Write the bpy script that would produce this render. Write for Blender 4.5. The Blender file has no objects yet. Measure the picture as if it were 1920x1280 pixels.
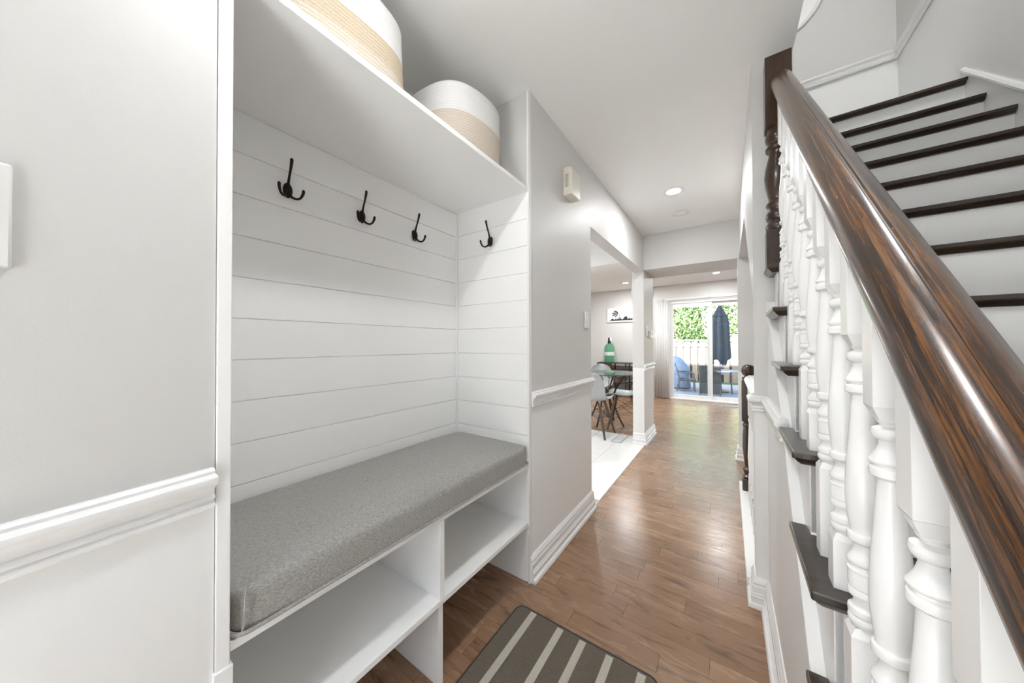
import bpy, bmesh, math, random
import numpy as np
from mathutils import Vector, Matrix
random.seed(7)
S = bpy.context.scene
COL = S.collection

# ------------------------------------------------------------------ camera
YAW, PITCH, ROLL, F = math.radians(34.49), math.radians(0.552), math.radians(-0.151), 589.28
def cam_axes():
    cy, sy, cp, sp, cr, sr = math.cos(YAW), math.sin(YAW), math.cos(PITCH), math.sin(PITCH), math.cos(ROLL), math.sin(ROLL)
    fwd = Vector((-sy*cp, cy*cp, sp)); rt = Vector((cy, sy, 0)); up = rt.cross(fwd)
    return cr*rt + sr*up, -sr*rt + cr*up, fwd
_r, _u, _f = cam_axes()
cd = bpy.data.cameras.new('camera'); cam = bpy.data.objects.new('camera', cd); COL.objects.link(cam)
cd.sensor_width = 36; cd.sensor_fit = 'HORIZONTAL'; cd.lens = F/1920*36; cd.clip_start = 0.01; cd.clip_end = 200
cam.matrix_world = Matrix(((_r.x, _u.x, -_f.x, 0), (_r.y, _u.y, -_f.y, 0), (_r.z, _u.z, -_f.z, 1.15), (0, 0, 0, 1)))
S.camera = cam

# ------------------------------------------------------------------ world, sun, exposure
W = bpy.data.worlds.new('world'); S.world = W; W.use_nodes = True
wn = W.node_tree; bg = wn.nodes['Background']
sky = wn.nodes.new('ShaderNodeTexSky'); sky.sky_type = 'NISHITA'; sky.sun_disc = False
sky.sun_elevation = math.radians(43); sky.sun_rotation = math.radians(200); sky.air_density = 1.2; sky.dust_density = 1.5
wn.links.new(sky.outputs[0], bg.inputs[0]); bg.inputs[1].default_value = 0.24
sd = bpy.data.lights.new('sun', 'SUN'); sd.energy = 25.0; sd.angle = 0.01; sd.color = (.99, .985, 1.0)
sun = bpy.data.objects.new('sun', sd); COL.objects.link(sun)
sun.rotation_euler = Vector((0.22, 1.0, -0.95)).to_track_quat('-Z', 'Y').to_euler()
S.view_settings.view_transform = 'Standard'; S.view_settings.look = 'None'
S.view_settings.exposure = 2.15; S.view_settings.gamma = 1.0; S.view_settings.use_curve_mapping = False
S.cycles.max_bounces = 14; S.cycles.diffuse_bounces = 8; S.cycles.glossy_bounces = 5
S.cycles.transparent_max_bounces = 16
CAN_W = 5.0          # power of one recessed ceiling lamp
CAN_COL = (.965, .985, 1.0)

# ------------------------------------------------------------------ materials
MATS = {}
class NT:
    def __init__(s, name):
        s.m = bpy.data.materials.new(name); s.m.use_nodes = True; s.t = s.m.node_tree
        s.b = s.t.nodes['Principled BSDF']; MATS[name] = s.m
    def n(s, typ, **kw):
        x = s.t.nodes.new('ShaderNode' + typ)
        for k, v in kw.items():
            if k.startswith('i_'):
                key = k[2:]; key = int(key) if key.isdigit() else key.replace('_', ' ')
                x.inputs[key].default_value = v
            else: setattr(x, k, v)
        return x
    def l(s, a, b): s.t.links.new(a, b)
    def coord(s, kind='Object', scale=(1, 1, 1), rot=(0, 0, 0)):
        c = s.n('TexCoord') if kind != 'World' else s.n('NewGeometry')
        m = s.n('Mapping'); m.inputs['Scale'].default_value = scale; m.inputs['Rotation'].default_value = rot
        s.l(c.outputs[kind if kind != 'World' else 'Position'], m.inputs[0]); return m.outputs[0]
    def noise(s, vec, scale, detail=4, rough=.5, dist=0):
        x = s.n('TexNoise'); x.inputs['Scale'].default_value = scale; x.inputs['Detail'].default_value = detail
        x.inputs['Roughness'].default_value = rough; x.inputs['Distortion'].default_value = dist
        s.l(vec, x.inputs['Vector']); return x.outputs[0]
    def ramp(s, fac, stops):
        r = s.n('ValToRGB'); e = r.color_ramp.elements
        while len(e) < len(stops): e.new(.5)
        for i, (p, c) in enumerate(stops): e[i].position = p; e[i].color = (*c, 1) if len(c) == 3 else c
        s.l(fac, r.inputs[0]); return r.outputs[0]
    def bump(s, h, strength=.2, dist=.002):
        x = s.n('Bump'); x.inputs['Strength'].default_value = strength; x.inputs['Distance'].default_value = dist
        s.l(h, x.inputs['Height']); s.l(x.outputs[0], s.b.inputs['Normal'])
    def set(s, col=None, rough=None, metal=None, spec=None, coat=None):
        if col is not None: s.b.inputs['Base Color'].default_value = (*col, 1)
        if rough is not None: s.b.inputs['Roughness'].default_value = rough
        if metal is not None: s.b.inputs['Metallic'].default_value = metal
        if spec is not None: s.b.inputs['Specular IOR Level'].default_value = spec
        if coat is not None: s.b.inputs['Coat Weight'].default_value = coat
        return s
    def basecol(s, out): s.l(out, s.b.inputs['Base Color']); return s
    def mix(s, fac, a, b, blend='MIX'):
        x = s.n('MixRGB', blend_type=blend)
        if isinstance(fac, (int, float)): x.inputs[0].default_value = fac
        else: s.l(fac, x.inputs[0])
        for i, q in ((1, a), (2, b)):
            if isinstance(q, tuple): x.inputs[i].default_value = (*q, 1)
            else: s.l(q, x.inputs[i])
        return x.outputs[0]

def paint(name, col, rough, bump=.12, scale=420, spec=.5):
    a = NT(name).set(col, rough, spec=spec)
    a.bump(a.noise(a.coord('World'), scale, 3, .6), bump, .0012); return a
paint('wall_grey', (.655, .645, .63), .48, .16, 300)
paint('wall_white', (.86, .86, .855), .45, .12, 300)
paint('ceiling_paint', (.87, .87, .86), .75, .08, 260)
paint('trim_white', (.86, .86, .855), .26, .04, 60)
paint('panel_white', (.89, .89, .885), .38, .03, 80)
paint('plastic_white', (.80, .80, .78), .3, .0, 60)
paint('plastic_ivory', (.74, .70, .62), .4, .02, 60)
NT('grille_dark').set((.16, .13, .10), .6)
NT('bronze').set((.028, .020, .015), .36, .75)
NT('iron_brown').set((.055, .036, .026), .45, .4)
NT('wicker_brown').set((.13, .078, .052), .7)
NT('black_metal').set((.02, .02, .022), .5)
NT('chrome').set((.55, .55, .56), .25, 1)
NT('grey_metal').set((.35, .35, .36), .4, .8)
NT('shell_grey').set((.42, .43, .44), .38)
NT('ink').set((.02, .02, .02), .7)
a = NT('canvas').set((.82, .82, .81), .8); a.bump(a.noise(a.coord('World'), 900, 2), .2, .001)
NT('tile_white').set((.82, .82, .81), .22); a = NT('grout').set((.42, .42, .41), .9)
a = NT('subfloor').set((.035, .02, .012), .8)
# hardwood plank: tone attribute shifts colour and grain of every plank
a = NT('hardwood'); at = a.n('Attribute', attribute_name='tone')
g = a.n('NewGeometry'); off = a.n('VectorMath', operation='SCALE'); off.inputs[0].default_value = (7.3, 3.1, 0); a.l(at.outputs['Fac'], off.inputs['Scale'])
ad = a.n('VectorMath', operation='ADD'); a.l(g.outputs['Position'], ad.inputs[0]); a.l(off.outputs[0], ad.inputs[1])
def mp(sc):
    m = a.n('Mapping'); m.inputs['Scale'].default_value = sc; a.l(ad.outputs[0], m.inputs[0]); return m.outputs[0]
grain = a.noise(mp((5, 60, 1)), 3, 6, .62, .6)
cloud = a.noise(mp((1.6, 7, 1)), 2.2, 5, .6, 1.2)
knots = a.noise(mp((3.4, 13, 1)), 1.5, 5, .58, .9)
c1 = a.ramp(at.outputs['Fac'], [(0, (.27, .158, .092)), (.35, (.335, .202, .120)), (.7, (.385, .238, .144)), (1, (.43, .272, .168))])
c2 = a.mix(a.ramp(grain, [(.3, (0, 0, 0)), (.75, (.4, .4, .4))]), c1, (.255, .148, .085))
c3 = a.mix(a.ramp(cloud, [(.30, (.5, .5, .5)), (.68, (0, 0, 0))]), c2, (.22, .125, .072))
c4 = a.mix(a.ramp(knots, [(.55, (0, 0, 0)), (.72, (.85, .85, .85))]), c3, (.105, .066, .046))
a.basecol(c4); a.set(rough=.27, spec=.5); a.bump(grain, .05, .001)
a.l(a.ramp(cloud, [(.3, (.22, .22, .22)), (.8, (.32, .32, .32))]), a.b.inputs['Roughness'])
# dark stained, varnished wood (grain along local X)
def stained(name, sc, cols, rough):
    a = NT(name); v = a.coord('Object', sc)
    n1 = a.noise(v, 2.2, 8, .68, .8); n2 = a.noise(a.coord('Object', (sc[0]*.4, sc[1]*.6, sc[2]*.6)), 1.6, 5, .6, 1.0)
    m = a.n('Math', operation='MULTIPLY_ADD'); m.inputs[1].default_value = .55; a.l(n2, m.inputs[0])
    m2 = a.n('Math', operation='MULTIPLY'); m2.inputs[1].default_value = .5; a.l(n1, m2.inputs[0]); a.l(m2.outputs[0], m.inputs[2])
    a.basecol(a.ramp(m.outputs[0], cols)); a.set(rough=rough, spec=.5, coat=.45); a.b.inputs['Coat Roughness'].default_value = .16
    a.bump(n1, .06, .001); return a
stained('rail_wood', (4, 110, 110), [(.42, (.006, .003, .002)), (.49, (.022, .009, .004)), (.54, (.07, .026, .007)), (.60, (.15, .06, .014)), (.70, (.22, .095, .026))], .26)
stained('tread_wood', (6, 40, 40), [(.36, (.010, .006, .004)), (.52, (.026, .015, .009)), (.70, (.055, .032, .017))], .3)
stained('newel_wood', (40, 40, 6), [(.36, (.016, .008, .005)), (.52, (.042, .020, .010)), (.72, (.075, .038, .018))], .3)
stained('leg_wood', (40, 40, 5), [(.36, (.05, .03, .018)), (.52, (.09, .055, .035)), (.72, (.13, .085, .055))], .5)
# fabrics
a = NT('cushion_fabric'); v = a.coord('World'); n1 = a.noise(a.coord('World', (1, .35, 1)), 420, 3, .7); n2 = a.noise(v, 1400, 2, .6)
c = a.ramp(n1, [(.3, (.21, .20, .185)), (.5, (.33, .32, .298)), (.72, (.46, .445, .42))]); a.basecol(c); a.set(rough=.95, spec=.15); a.bump(n2, .35, .002)
a.b.inputs['Sheen Weight'].default_value = .3
def rope(name, c0, c1, ringscale=85):
    a = NT(name); v = a.coord('World'); w = a.n('TexWave', wave_type='BANDS', bands_direction='Z', wave_profile='SIN')
    w.inputs['Scale'].default_value = ringscale/6.2832*2; w.inputs['Distortion'].default_value = .6; w.inputs['Detail'].default_value = 1; a.l(v, w.inputs[0])
    n = a.noise(v, 520, 3, .7); a.basecol(a.ramp(n, [(.28, c0), (.72, c1)])); a.set(rough=.95, spec=.1)
    h = a.mix(.35, w.outputs[1], n); a.bump(h, .5, .004); return a
rope('rope_white', (.62, .615, .60), (.74, .735, .72)); rope('rope_jute', (.36, .28, .18), (.66, .58, .46))
rope('rope_mottled', (.44, .36, .27), (.70, .64, .57))
a = NT('rug_pile'); n = a.noise(a.coord('World'), 700, 3, .7); a.basecol(a.ramp(n, [(.3, (.088, .074, .058)), (.7, (.25, .215, .172))])); a.set(rough=1, spec=.05); a.bump(n, .6, .004)
a = NT('rug_cream'); n = a.noise(a.coord('World'), 500, 3, .7); a.basecol(a.ramp(n, [(.3, (.48, .44, .38)), (.7, (.70, .66, .58))])); a.set(rough=1, spec=.05); a.bump(n, .8, .004)
NT('rug_edge').set((.05, .045, .04), .95)
a = NT('curtain').set((.88, .88, .87), .9); tr = a.n('BsdfTranslucent'); tr.inputs[0].default_value = (.88, .88, .87, 1); ms = a.n('MixShader'); ms.inputs[0].default_value = .4
a.l(a.b.outputs[0], ms.inputs[1]); a.l(tr.outputs[0], ms.inputs[2]); a.l(ms.outputs[0], a.t.nodes['Material Output'].inputs[0])
a = NT('green_glass').set((.22, .62, .38), .06); a.b.inputs['Transmission Weight'].default_value = .75
NT('bottle_label').set((.62, .70, .64), .5)
def thin_glass(name, tint, refl):
    a = NT(name); t = a.n('BsdfTransparent'); t.inputs[0].default_value = (*tint, 1); gl = a.n('BsdfGlossy'); gl.inputs['Roughness'].default_value = .02
    lw = a.n('LayerWeight'); lw.inputs[0].default_value = .25; mu = a.n('Math', operation='MULTIPLY_ADD'); mu.inputs[1].default_value = .5; mu.inputs[2].default_value = refl
    a.l(lw.outputs['Fresnel'], mu.inputs[0]); mx = a.n('MixShader'); a.l(mu.outputs[0], mx.inputs[0]); a.l(t.outputs[0], mx.inputs[1]); a.l(gl.outputs[0], mx.inputs[2])
    a.l(mx.outputs[0], a.t.nodes['Material Output'].inputs[0])
thin_glass('pane_glass', (.97, .98, .97), .03); thin_glass('table_glass', (.80, .90, .86), .12)
# outdoors
a = NT('fence_wood'); n = a.noise(a.coord('World', (8, 8, 1)), 4, 4); a.basecol(a.ramp(n, [(.3, (.15, .115, .085)), (.7, (.23, .185, .14))])); a.set(rough=.8)
a = NT('wicker'); n = a.noise(a.coord('World', (1, 1, 4)), 60, 3); a.basecol(a.ramp(n, [(.3, (.028, .028, .030)), (.7, (.07, .068, .066))])); a.set(rough=.6); a.bump(n, .4, .004)
a = NT('umbrella_cloth'); n = a.noise(a.coord('World'), 20, 3); a.basecol(a.ramp(n, [(.3, (.020, .027, .042)), (.7, (.034, .043, .060))])); a.set(rough=.9)
a = NT('grill_cover'); n = a.noise(a.coord('World'), 6, 3); a.basecol(a.ramp(n, [(.3, (.13, .18, .28)), (.7, (.19, .25, .36))])); a.set(rough=.6); a.bump(n, .5, .03)
a = NT('patio_stone'); n = a.noise(a.coord('World'), 14, 4); a.basecol(a.ramp(n, [(.3, (.22, .235, .26)), (.7, (.30, .315, .34))])); a.set(rough=.9)
a = NT('porch_concrete'); n = a.noise(a.coord('World'), 14, 4); a.basecol(a.ramp(n, [(.3, (.58, .57, .55)), (.7, (.68, .67, .65))])); a.set(rough=.9)
NT('fence_gap_shade').set((.035, .026, .02), .9)  # near-black colour standing in for shade in the fence gaps
NT('asphalt').set((.16, .16, .16), .9)
NT('patio_frame').set((.06, .062, .065), .5)
a = NT('grass'); n = a.noise(a.coord('World'), 9, 4); a.basecol(a.ramp(n, [(.3, (.06, .13, .03)), (.7, (.14, .24, .06))])); a.set(rough=1)
a = NT('bark').set((.12, .085, .06), .9)
for i, (c0, c1) in enumerate((((.045, .10, .028), (.15, .24, .075)), ((.06, .115, .035), (.18, .25, .095)), ((.03, .08, .022), (.10, .18, .055)))):
    a = NT('leaf_%s' % 'abc'[i]); o = a.n('Attribute', attribute_name='tone'); a.basecol(a.ramp(o.outputs['Fac'], [(0, c0), (1, c1)])); a.set(rough=.55)
    tr = a.n('BsdfTranslucent'); a.l(a.ramp(o.outputs['Fac'], [(0, c0), (1, c1)]), tr.inputs[0]); ms = a.n('MixShader'); ms.inputs[0].default_value = .35
    a.l(a.b.outputs[0], ms.inputs[1]); a.l(tr.outputs[0], ms.inputs[2]); a.l(ms.outputs[0], a.t.nodes['Material Output'].inputs[0])
a = NT('brick_outside').set((.42, .33, .28), .9)
def emis(name, col, st):
    a = NT(name); e = a.n('Emission'); e.inputs[0].default_value = (*col, 1); e.inputs[1].default_value = st
    a.l(e.outputs[0], a.t.nodes['Material Output'].inputs[0])
emis('lamp_lens', (1, .97, .92), 6)
a = NT('pendant_shade').set((.52, .47, .41), .8)

# ------------------------------------------------------------------ geometry helpers
class B:
    def __init__(s): s.bm = bmesh.new(); s.sm = []
    def face(s, vs, mi=0, smooth=False):
        try: f = s.bm.faces.new(vs)
        except ValueError: return
        f.material_index = mi; f.smooth = smooth; return f
    def box(s, x0, x1, y0, y1, z0, z1, mi=0):
        v = [s.bm.verts.new((x, y, z)) for x in (x0, x1) for y in (y0, y1) for z in (z0, z1)]
        for q in ((0, 1, 3, 2), (4, 6, 7, 5), (0, 4, 5, 1), (2, 3, 7, 6), (0, 2, 6, 4), (1, 5, 7, 3)): s.face([v[i] for i in q], mi)
        return s
    def rbox(s, c, size, rot, mi=0):
        M = Matrix.Translation(c) @ rot.to_matrix().to_4x4(); h = [q/2 for q in size]
        v = [s.bm.verts.new(M @ Vector((x*h[0], y*h[1], z*h[2]))) for x in (-1, 1) for y in (-1, 1) for z in (-1, 1)]
        for q in ((0, 1, 3, 2), (4, 6, 7, 5), (0, 4, 5, 1), (2, 3, 7, 6), (0, 2, 6, 4), (1, 5, 7, 3)): s.face([v[i] for i in q], mi)
        return s
    def ext(s, pts, vec, mi=0, smooth=False):       # extrude a planar loop of 3D points along vec
        a = [s.bm.verts.new(p) for p in pts]; vec = Vector(vec); b = [s.bm.verts.new(Vector(p)+vec) for p in pts]; n = len(a)
        s.face(a[::-1], mi); s.face(b, mi)
        for i in range(n): s.face([a[i], a[(i+1) % n], b[(i+1) % n], b[i]], mi, smooth)
        return s
    def mould(s, prof, p0, p1, out, mi=0, m0=0, m1=0):   # prof: (out, up) loop swept from p0 to p1; m0/m1 mitre the ends
        out = Vector(out); up = Vector((0, 0, 1)); p0 = Vector(p0); p1 = Vector(p1); d = (p1-p0).normalized()
        a = [s.bm.verts.new(p0+out*o+up*z+d*(m0*o)) for o, z in prof]; b = [s.bm.verts.new(p1+out*o+up*z+d*(m1*o)) for o, z in prof]; n = len(a)
        s.face(a[::-1], mi); s.face(b, mi)
        for i in range(n): s.face([a[i], a[(i+1) % n], b[(i+1) % n], b[i]], mi)
        return s
    def lathe(s, prof, c=(0, 0, 0), seg=20, mi=0, sx=1, sy=1, n=2.0, caps=True):
        rings = []
        for r, z in prof:
            ring = []
            for i in range(seg):
                t = 2*math.pi*i/seg; ct, st = math.cos(t), math.sin(t)
                if n != 2.0: ct, st = math.copysign(abs(ct)**(2/n), ct), math.copysign(abs(st)**(2/n), st)
                ring.append(s.bm.verts.new((c[0]+r*sx*ct, c[1]+r*sy*st, c[2]+z)))
            rings.append(ring)
        for a, b in zip(rings, rings[1:]):
            for i in range(seg): s.face([a[i], a[(i+1) % seg], b[(i+1) % seg], b[i]], mi, True)
        if caps: s.face(rings[0][::-1], mi); s.face(rings[-1], mi)
        return s
    def tube(s, pts, rad, seg=8, mi=0, closed=False):
        pts = [Vector(p) for p in pts]; n = len(pts); rad = rad if hasattr(rad, '__len__') else [rad]*n
        rings = []; nx = None
        for i, p in enumerate(pts):
            if closed: t = (pts[(i+1) % n]-pts[i-1]).normalized()
            else: t = (pts[min(i+1, n-1)]-pts[max(i-1, 0)]).normalized()
            if nx is None: nx = t.orthogonal().normalized()
            nx = (nx - t*nx.dot(t)).normalized(); ny = t.cross(nx)
            rings.append([s.bm.verts.new(p + rad[i]*(math.cos(2*math.pi*k/seg)*nx + math.sin(2*math.pi*k/seg)*ny)) for k in range(seg)])
        m = n if closed else n-1
        for i in range(m):
            a, b = rings[i], rings[(i+1) % n]
            for k in range(seg): s.face([a[k], a[(k+1) % seg], b[(k+1) % seg], b[k]], mi, True)
        if not closed: s.face(rings[0][::-1], mi); s.face(rings[-1], mi)
        return s
    def build(s, name, mats, parent=None, bevel=0, seg=2, recalc=True):
        if recalc: bmesh.ops.recalc_face_normals(s.bm, faces=s.bm.faces)
        me = bpy.data.meshes.new(name); s.bm.to_mesh(me); s.bm.free()
        me.set_sharp_from_angle(angle=math.radians(36))
        o = bpy.data.objects.new(name, me); COL.objects.link(o)
        for m in (mats if isinstance(mats, (list, tuple)) else [mats]): me.materials.append(MATS[m])
        if parent: o.parent = parent
        if bevel:
            b = o.modifiers.new('bevel', 'BEVEL'); b.width = bevel; b.segments = seg; b.limit_method = 'ANGLE'; b.angle_limit = math.radians(40)
        return o
def tag(o, label=None, cat=None, group=None, kind=None):
    if label: o['label'] = label
    if cat: o['category'] = cat
    if group: o['group'] = group
    if kind: o['kind'] = kind
    return o
def thing(name, label, cat, loc=(0, 0, 0), rz=0, group=None):
    o = bpy.data.objects.new(name, None); COL.objects.link(o); o.location = loc; o.rotation_euler = (0, 0, rz); o.empty_display_size = .1
    return tag(o, label, cat, group)
def struct(name, b, mats, label=None, bevel=0):
    o = b.build(name, mats, None, bevel); o['kind'] = 'structure'
    if label: o['label'] = label
    return o
def copy_tree(o, parent=None):
    c = o.copy(); COL.objects.link(c); c.parent = parent
    for ch in o.children: copy_tree(ch, c)
    return c
def dup(o, parent, loc):
    c = o.copy(); COL.objects.link(c); c.parent = parent; c.location = loc; return c

CEIL = 2.40; XL = -0.797; XB = -1.28; Y0 = 1.311; YJ = 1.76; XR = 0.14; XH = 0.095; RAIL_Z = 0.845
CHAIR_RAIL = [(-.006, 0), (.010, 0), (.013, .004), (.012, .009), (.008, .011), (.010, .016), (.013, .018), (.012, .022), (.009, .025), (.010, .034), (.016, .041),
              (.023, .045), (.026, .051), (.025, .058), (.020, .062), (.013, .063), (.013, .068), (.009, .072), (-.006, .072)]
BASE = [(-.006, .0003), (.031, .0003), (.031, .010), (.027, .017), (.019, .019), (.019, .040), (.022, .043), (.022, .048), (.018, .052), (.018, .058), (.015, .062), (.015, .088), (.010, .094),
        (.014, .101), (.013, .110), (.007, .118), (.004, .125), (-.006, .125)]

# ------------------------------------------------------------------ room shell
def two_tone(b, x0, x1, y0, y1, z1=CEIL, split=RAIL_Z+.03):   # white below the chair rail, grey above
    b.box(x0, x1, y0, y1, 0, split, 1); b.box(x0, x1, y0, y1, split, z1, 0); return b
PAINT = ['wall_grey', 'wall_white']
# left wall beside the camera (a few degrees off the hall's line)
LW0, LW1 = Vector((-.8015, .173, 0)), Vector((-.645, -.98, 0)); lw_d = (LW0-LW1).normalized(); lw_n = Vector((lw_d.y, -lw_d.x, 0))
b = B()
for z0, z1, mi in ((0, .875, 1), (.875, CEIL, 0)):
    b.ext([LW0+Vector((0, 0, z0)), LW1+Vector((0, 0, z0)), LW1-lw_n*.25+Vector((0, 0, z0)), LW0-lw_n*.12+Vector((0, 0, z0))], (0, 0, z1-z0), mi)
struct('wall_left_entry', b, PAINT, 'grey wall above white lower wall left of the alcove')
b = B().ext([LW1+lw_n*o+Vector((0, 0, RAIL_Z+.004+z)) for o, z in CHAIR_RAIL], (LW0-LW1)*.997, 0)
struct('trim_1', b, 'trim_white', 'white chair rail moulding beside the alcove')
# alcove shell
struct('wall_alcove_back', B().box(XB-.1, XB-.005, .16, Y0+.05, 0, CEIL), 'panel_white', 'alcove back wall clad in white shiplap')
struct('wall_alcove_left', B().box(XB-.1, -.84, .08, .178, 0, CEIL), 'wall_grey')
# wall right of the alcove: block between alcove and kitchen opening
b = B(); two_tone(b, XB-.1, XL, Y0, Y0+.02); two_tone(b, XL-.105, XL, Y0+.02, 2.145); b.box(XL-.105, XL, 2.145, 3.84, 1.985, CEIL, 0)
struct('wall_left_hall', b, PAINT, 'grey hall wall with white lower part and wide opening')
b = B(); two_tone(b, XL-.125, XL, 3.84, 4.39)
struct('wall_left_stub', b, PAINT, 'short wall between hall and dining room')
b = B().mould(CHAIR_RAIL, (XL, Y0+.015, RAIL_Z), (XL, 2.145, RAIL_Z), (1, 0, 0), 0, 0, 1); b.mould(CHAIR_RAIL, (XL, 2.145, RAIL_Z), (XL-.03, 2.145, RAIL_Z), (0, 1, 0), 0, -1, 0)
struct('trim_2', b, 'trim_white', 'white chair rail on the left hall wall')
b = B().mould(CHAIR_RAIL, (XL, 3.841, RAIL_Z), (XL, 4.39, RAIL_Z), (1, 0, 0), 0, 0, 1); b.mould(CHAIR_RAIL, (XL, 4.39, RAIL_Z), (XL-.06, 4.39, RAIL_Z), (0, 1, 0), 0, -1, 0)
struct('trim_3', b, 'trim_white')
b = B().mould(BASE, (XL, Y0-.004, 0), (XL, 2.145, 0), (1, 0, 0), 0, 0, .7); b.mould(BASE, (XL, 2.145, 0), (XL-.105, 2.145, 0), (0, .7, 0), 0, -1, 0)
struct('baseboard_left', b, 'trim_white', 'white moulded baseboard along the left hall wall')
b = B().mould(BASE, (XL, 3.84, 0), (XL, 4.39, 0), (1, 0, 0), 0, -1, 1); b.mould(BASE, (XL-.125, 3.84, 0), (XL, 3.84, 0), (0, -1, 0), 0, 0, 1); b.mould(BASE, (XL, 4.39, 0), (XL-.125, 4.39, 0), (0, 1, 0), 0, -1, 0)
struct('baseboard_stub', b, 'trim_white')
# right: wall under the stairs, jog, hall wall with the sloped opening
def slope_bead(y): return .493+.955*(y-.88)
b = B(); yb0 = .364
b.ext([(XR, -.98, 0), (XR, YJ, 0), (XR, YJ, slope_bead(YJ)), (XR, yb0, 0.001), (XR, -.98, .001)], (.05, 0, 0), 1)
struct('wall_right_under_stairs', b, PAINT, 'white wall below the stair treads')
b = B()
b.ext([(XH, YJ, 0), (XH, YJ, RAIL_Z+.03), (XH, YJ+.09, RAIL_Z+.03), (XH, YJ+.09, 0)], (.14, 0, 0), 1)
so = lambda y: 1.345+.785*(y-1.771)
b.ext([(XH, YJ, RAIL_Z+.03), (XH, YJ, CEIL), (XH, 3.85, CEIL), (XH, 3.85, 2.0), (XH, 2.605, 2.0), (XH, 1.775, so(1.775)), (XH, 1.775, RAIL_Z+.03)], (.14, 0, 0), 0)
struct('wall_right_hall', b, PAINT, 'grey hall wall with opening under the rising stairs')
b = B(); two_tone(b, XH-.012, 1.6, 3.852, 3.97, 2.005); struct('wall_right_end', b, PAINT, 'grey wall end beyond the stair opening')
b = B().mould(CHAIR_RAIL, (XH, YJ, RAIL_Z+.006), (XR, YJ, RAIL_Z+.006), (0, -1, 0), 0, -1, -1); b.mould(CHAIR_RAIL, (XR, YJ, RAIL_Z+.006), (XR, 1.258, RAIL_Z+.006), (-1, 0, 0), 0, 1, 0); b.mould(CHAIR_RAIL, (XH, YJ, RAIL_Z+.006), (XH, YJ+.089, RAIL_Z+.006), (-1, 0, 0), 0, -1, 0)
struct('trim_4', b, 'trim_white', 'white chair rail on the right wall ending under a tread')
b = B().mould(BASE, (XH, YJ, 0), (XR, YJ, 0), (0, -1, 0), 0, -1, -1); b.mould(BASE, (XR, YJ, 0), (XR, -.98, 0), (-1, 0, 0), 0, 1, 0); b.mould(BASE, (XH, YJ, 0), (XH, YJ+.091, 0), (-1, 0, 0), 0, -1, 0)
struct('baseboard_right', b, 'trim_white', 'white moulded baseboard along the stair wall')
b = B().mould(BASE, (XH-.012, 3.852, 0), (.7, 3.852, 0), (0, -1, 0), 0, -1, 0); b.mould(BASE, (XH-.012, 3.852, 0), (XH-.012, 3.97, 0), (-1, 0, 0), 0, -1, 0)
struct('baseboard_right_end', b, 'trim_white')
# beams, ceilings
struct('trim_beam_hall', B().box(XL-.125, .75, 3.85, 4.39, 2.005, CEIL), 'wall_grey', 'grey dropped beam across the end of the hall')
struct('trim_beam_dining', B().box(-3.3, XL-.12, 4.0, 4.32, 2.17, CEIL), 'ceiling_paint')
b = B(); b.box(-3.4, .237, -1.1, 1.765, CEIL, CEIL+.25); b.box(-3.4, .237, 1.765, 3.9, CEIL, CEIL+.25); b.box(-3.4, 3.2, 3.9, 7.5, CEIL, CEIL+.25)
struct('ceiling', b, 'ceiling_paint', 'flat off-white ceiling of hall and rooms')
# far rooms
XD0, XD1 = -1.05, 0.475
b = B(); YB = 7.4
b.box(-3.4, XD0, YB, YB+.2, -.5, 7.4); b.box(XD1, 3.2, YB, YB+.2, -.5, 7.4); b.box(XD0, XD1, YB, YB+.2, 2.05, 7.4); b.box(XD0, XD1, YB, YB+.2, -.5, -.02)  # carried up out of view so its shadow covers the patio
struct('wall_back', b, 'wall_grey', 'grey far wall around the sliding patio door')
struct('wall_left_rooms', B().box(-3.4, -3.3, 1.33, 7.5, 0, 5.3), 'wall_grey')
struct('wall_kitchen_near', B().box(-3.4, XB-.1, 1.33, 1.42, 0, CEIL), 'wall_grey')
struct('wall_right_rooms', B().box(3.1, 3.2, 3.85, 7.5, 0, 5.3), 'wall_grey')
struct('wall_living_near', B().box(1.6, 3.2, 3.85, 3.97, 0, CEIL), 'wall_grey')
b = B(); b.box(-.95, -.60, -1.1, -.98, 0, 5.3); b.box(.14, 1.2, -1.1, -.98, 0, 5.3); b.box(-.60, .14, -1.1, -.98, 2.34, 5.3)
struct('wall_front', b, 'wall_grey', 'front wall around the entry door')
ed = tag(bpy.data.objects.new('door_fill', None), 'glazed entry door with transom added for fill light behind the camera', kind='structure'); COL.objects.link(ed)  # unseen glazing added and sized to let fill daylight into the hall
b = B()
for x0, x1, z0, z1 in ((-.60, -.56, 0, 2.34), (.10, .14, 0, 2.34), (-.56, .10, 2.30, 2.34), (-.56, .10, 2.02, 2.06), (-.56, -.50, .0, 2.02), (.04, .10, 0, 2.02), (-.50, .04, 0, .16), (-.50, .04, 1.95, 2.02)): b.box(x0, x1, -1.07, -1.02, z0, z1)
b.build('door_leaf', 'trim_white', ed)
for x0, x1, z0, z1 in ((-.51, .05, .15, 1.96), (-.57, .11, 2.05, 2.31)): B().box(x0, x1, -1.048, -1.042, z0, z1).build('pane', 'pane_glass', ed)
struct('ceiling_porch_shade', B().box(-2.5, 2.5, -3.0, -1.1, 2.6, 2.72), 'ceiling_paint'); struct('floor_porch_bounce', B().box(-2.5, 2.5, -3.4, -1.1, -.3, -.12), 'porch_concrete'); struct('ground_front', B().box(-25, 25, -30, -3.4, -.4, -.16), 'asphalt')  # porch roof added to block sun and sky, pale slab added for bounce
struct('wall_sky_block', B().box(-14, 14, -17, -16, -.2, 6.5), 'brick_outside')  # unseen block added to cut low sky light at the entry
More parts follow.
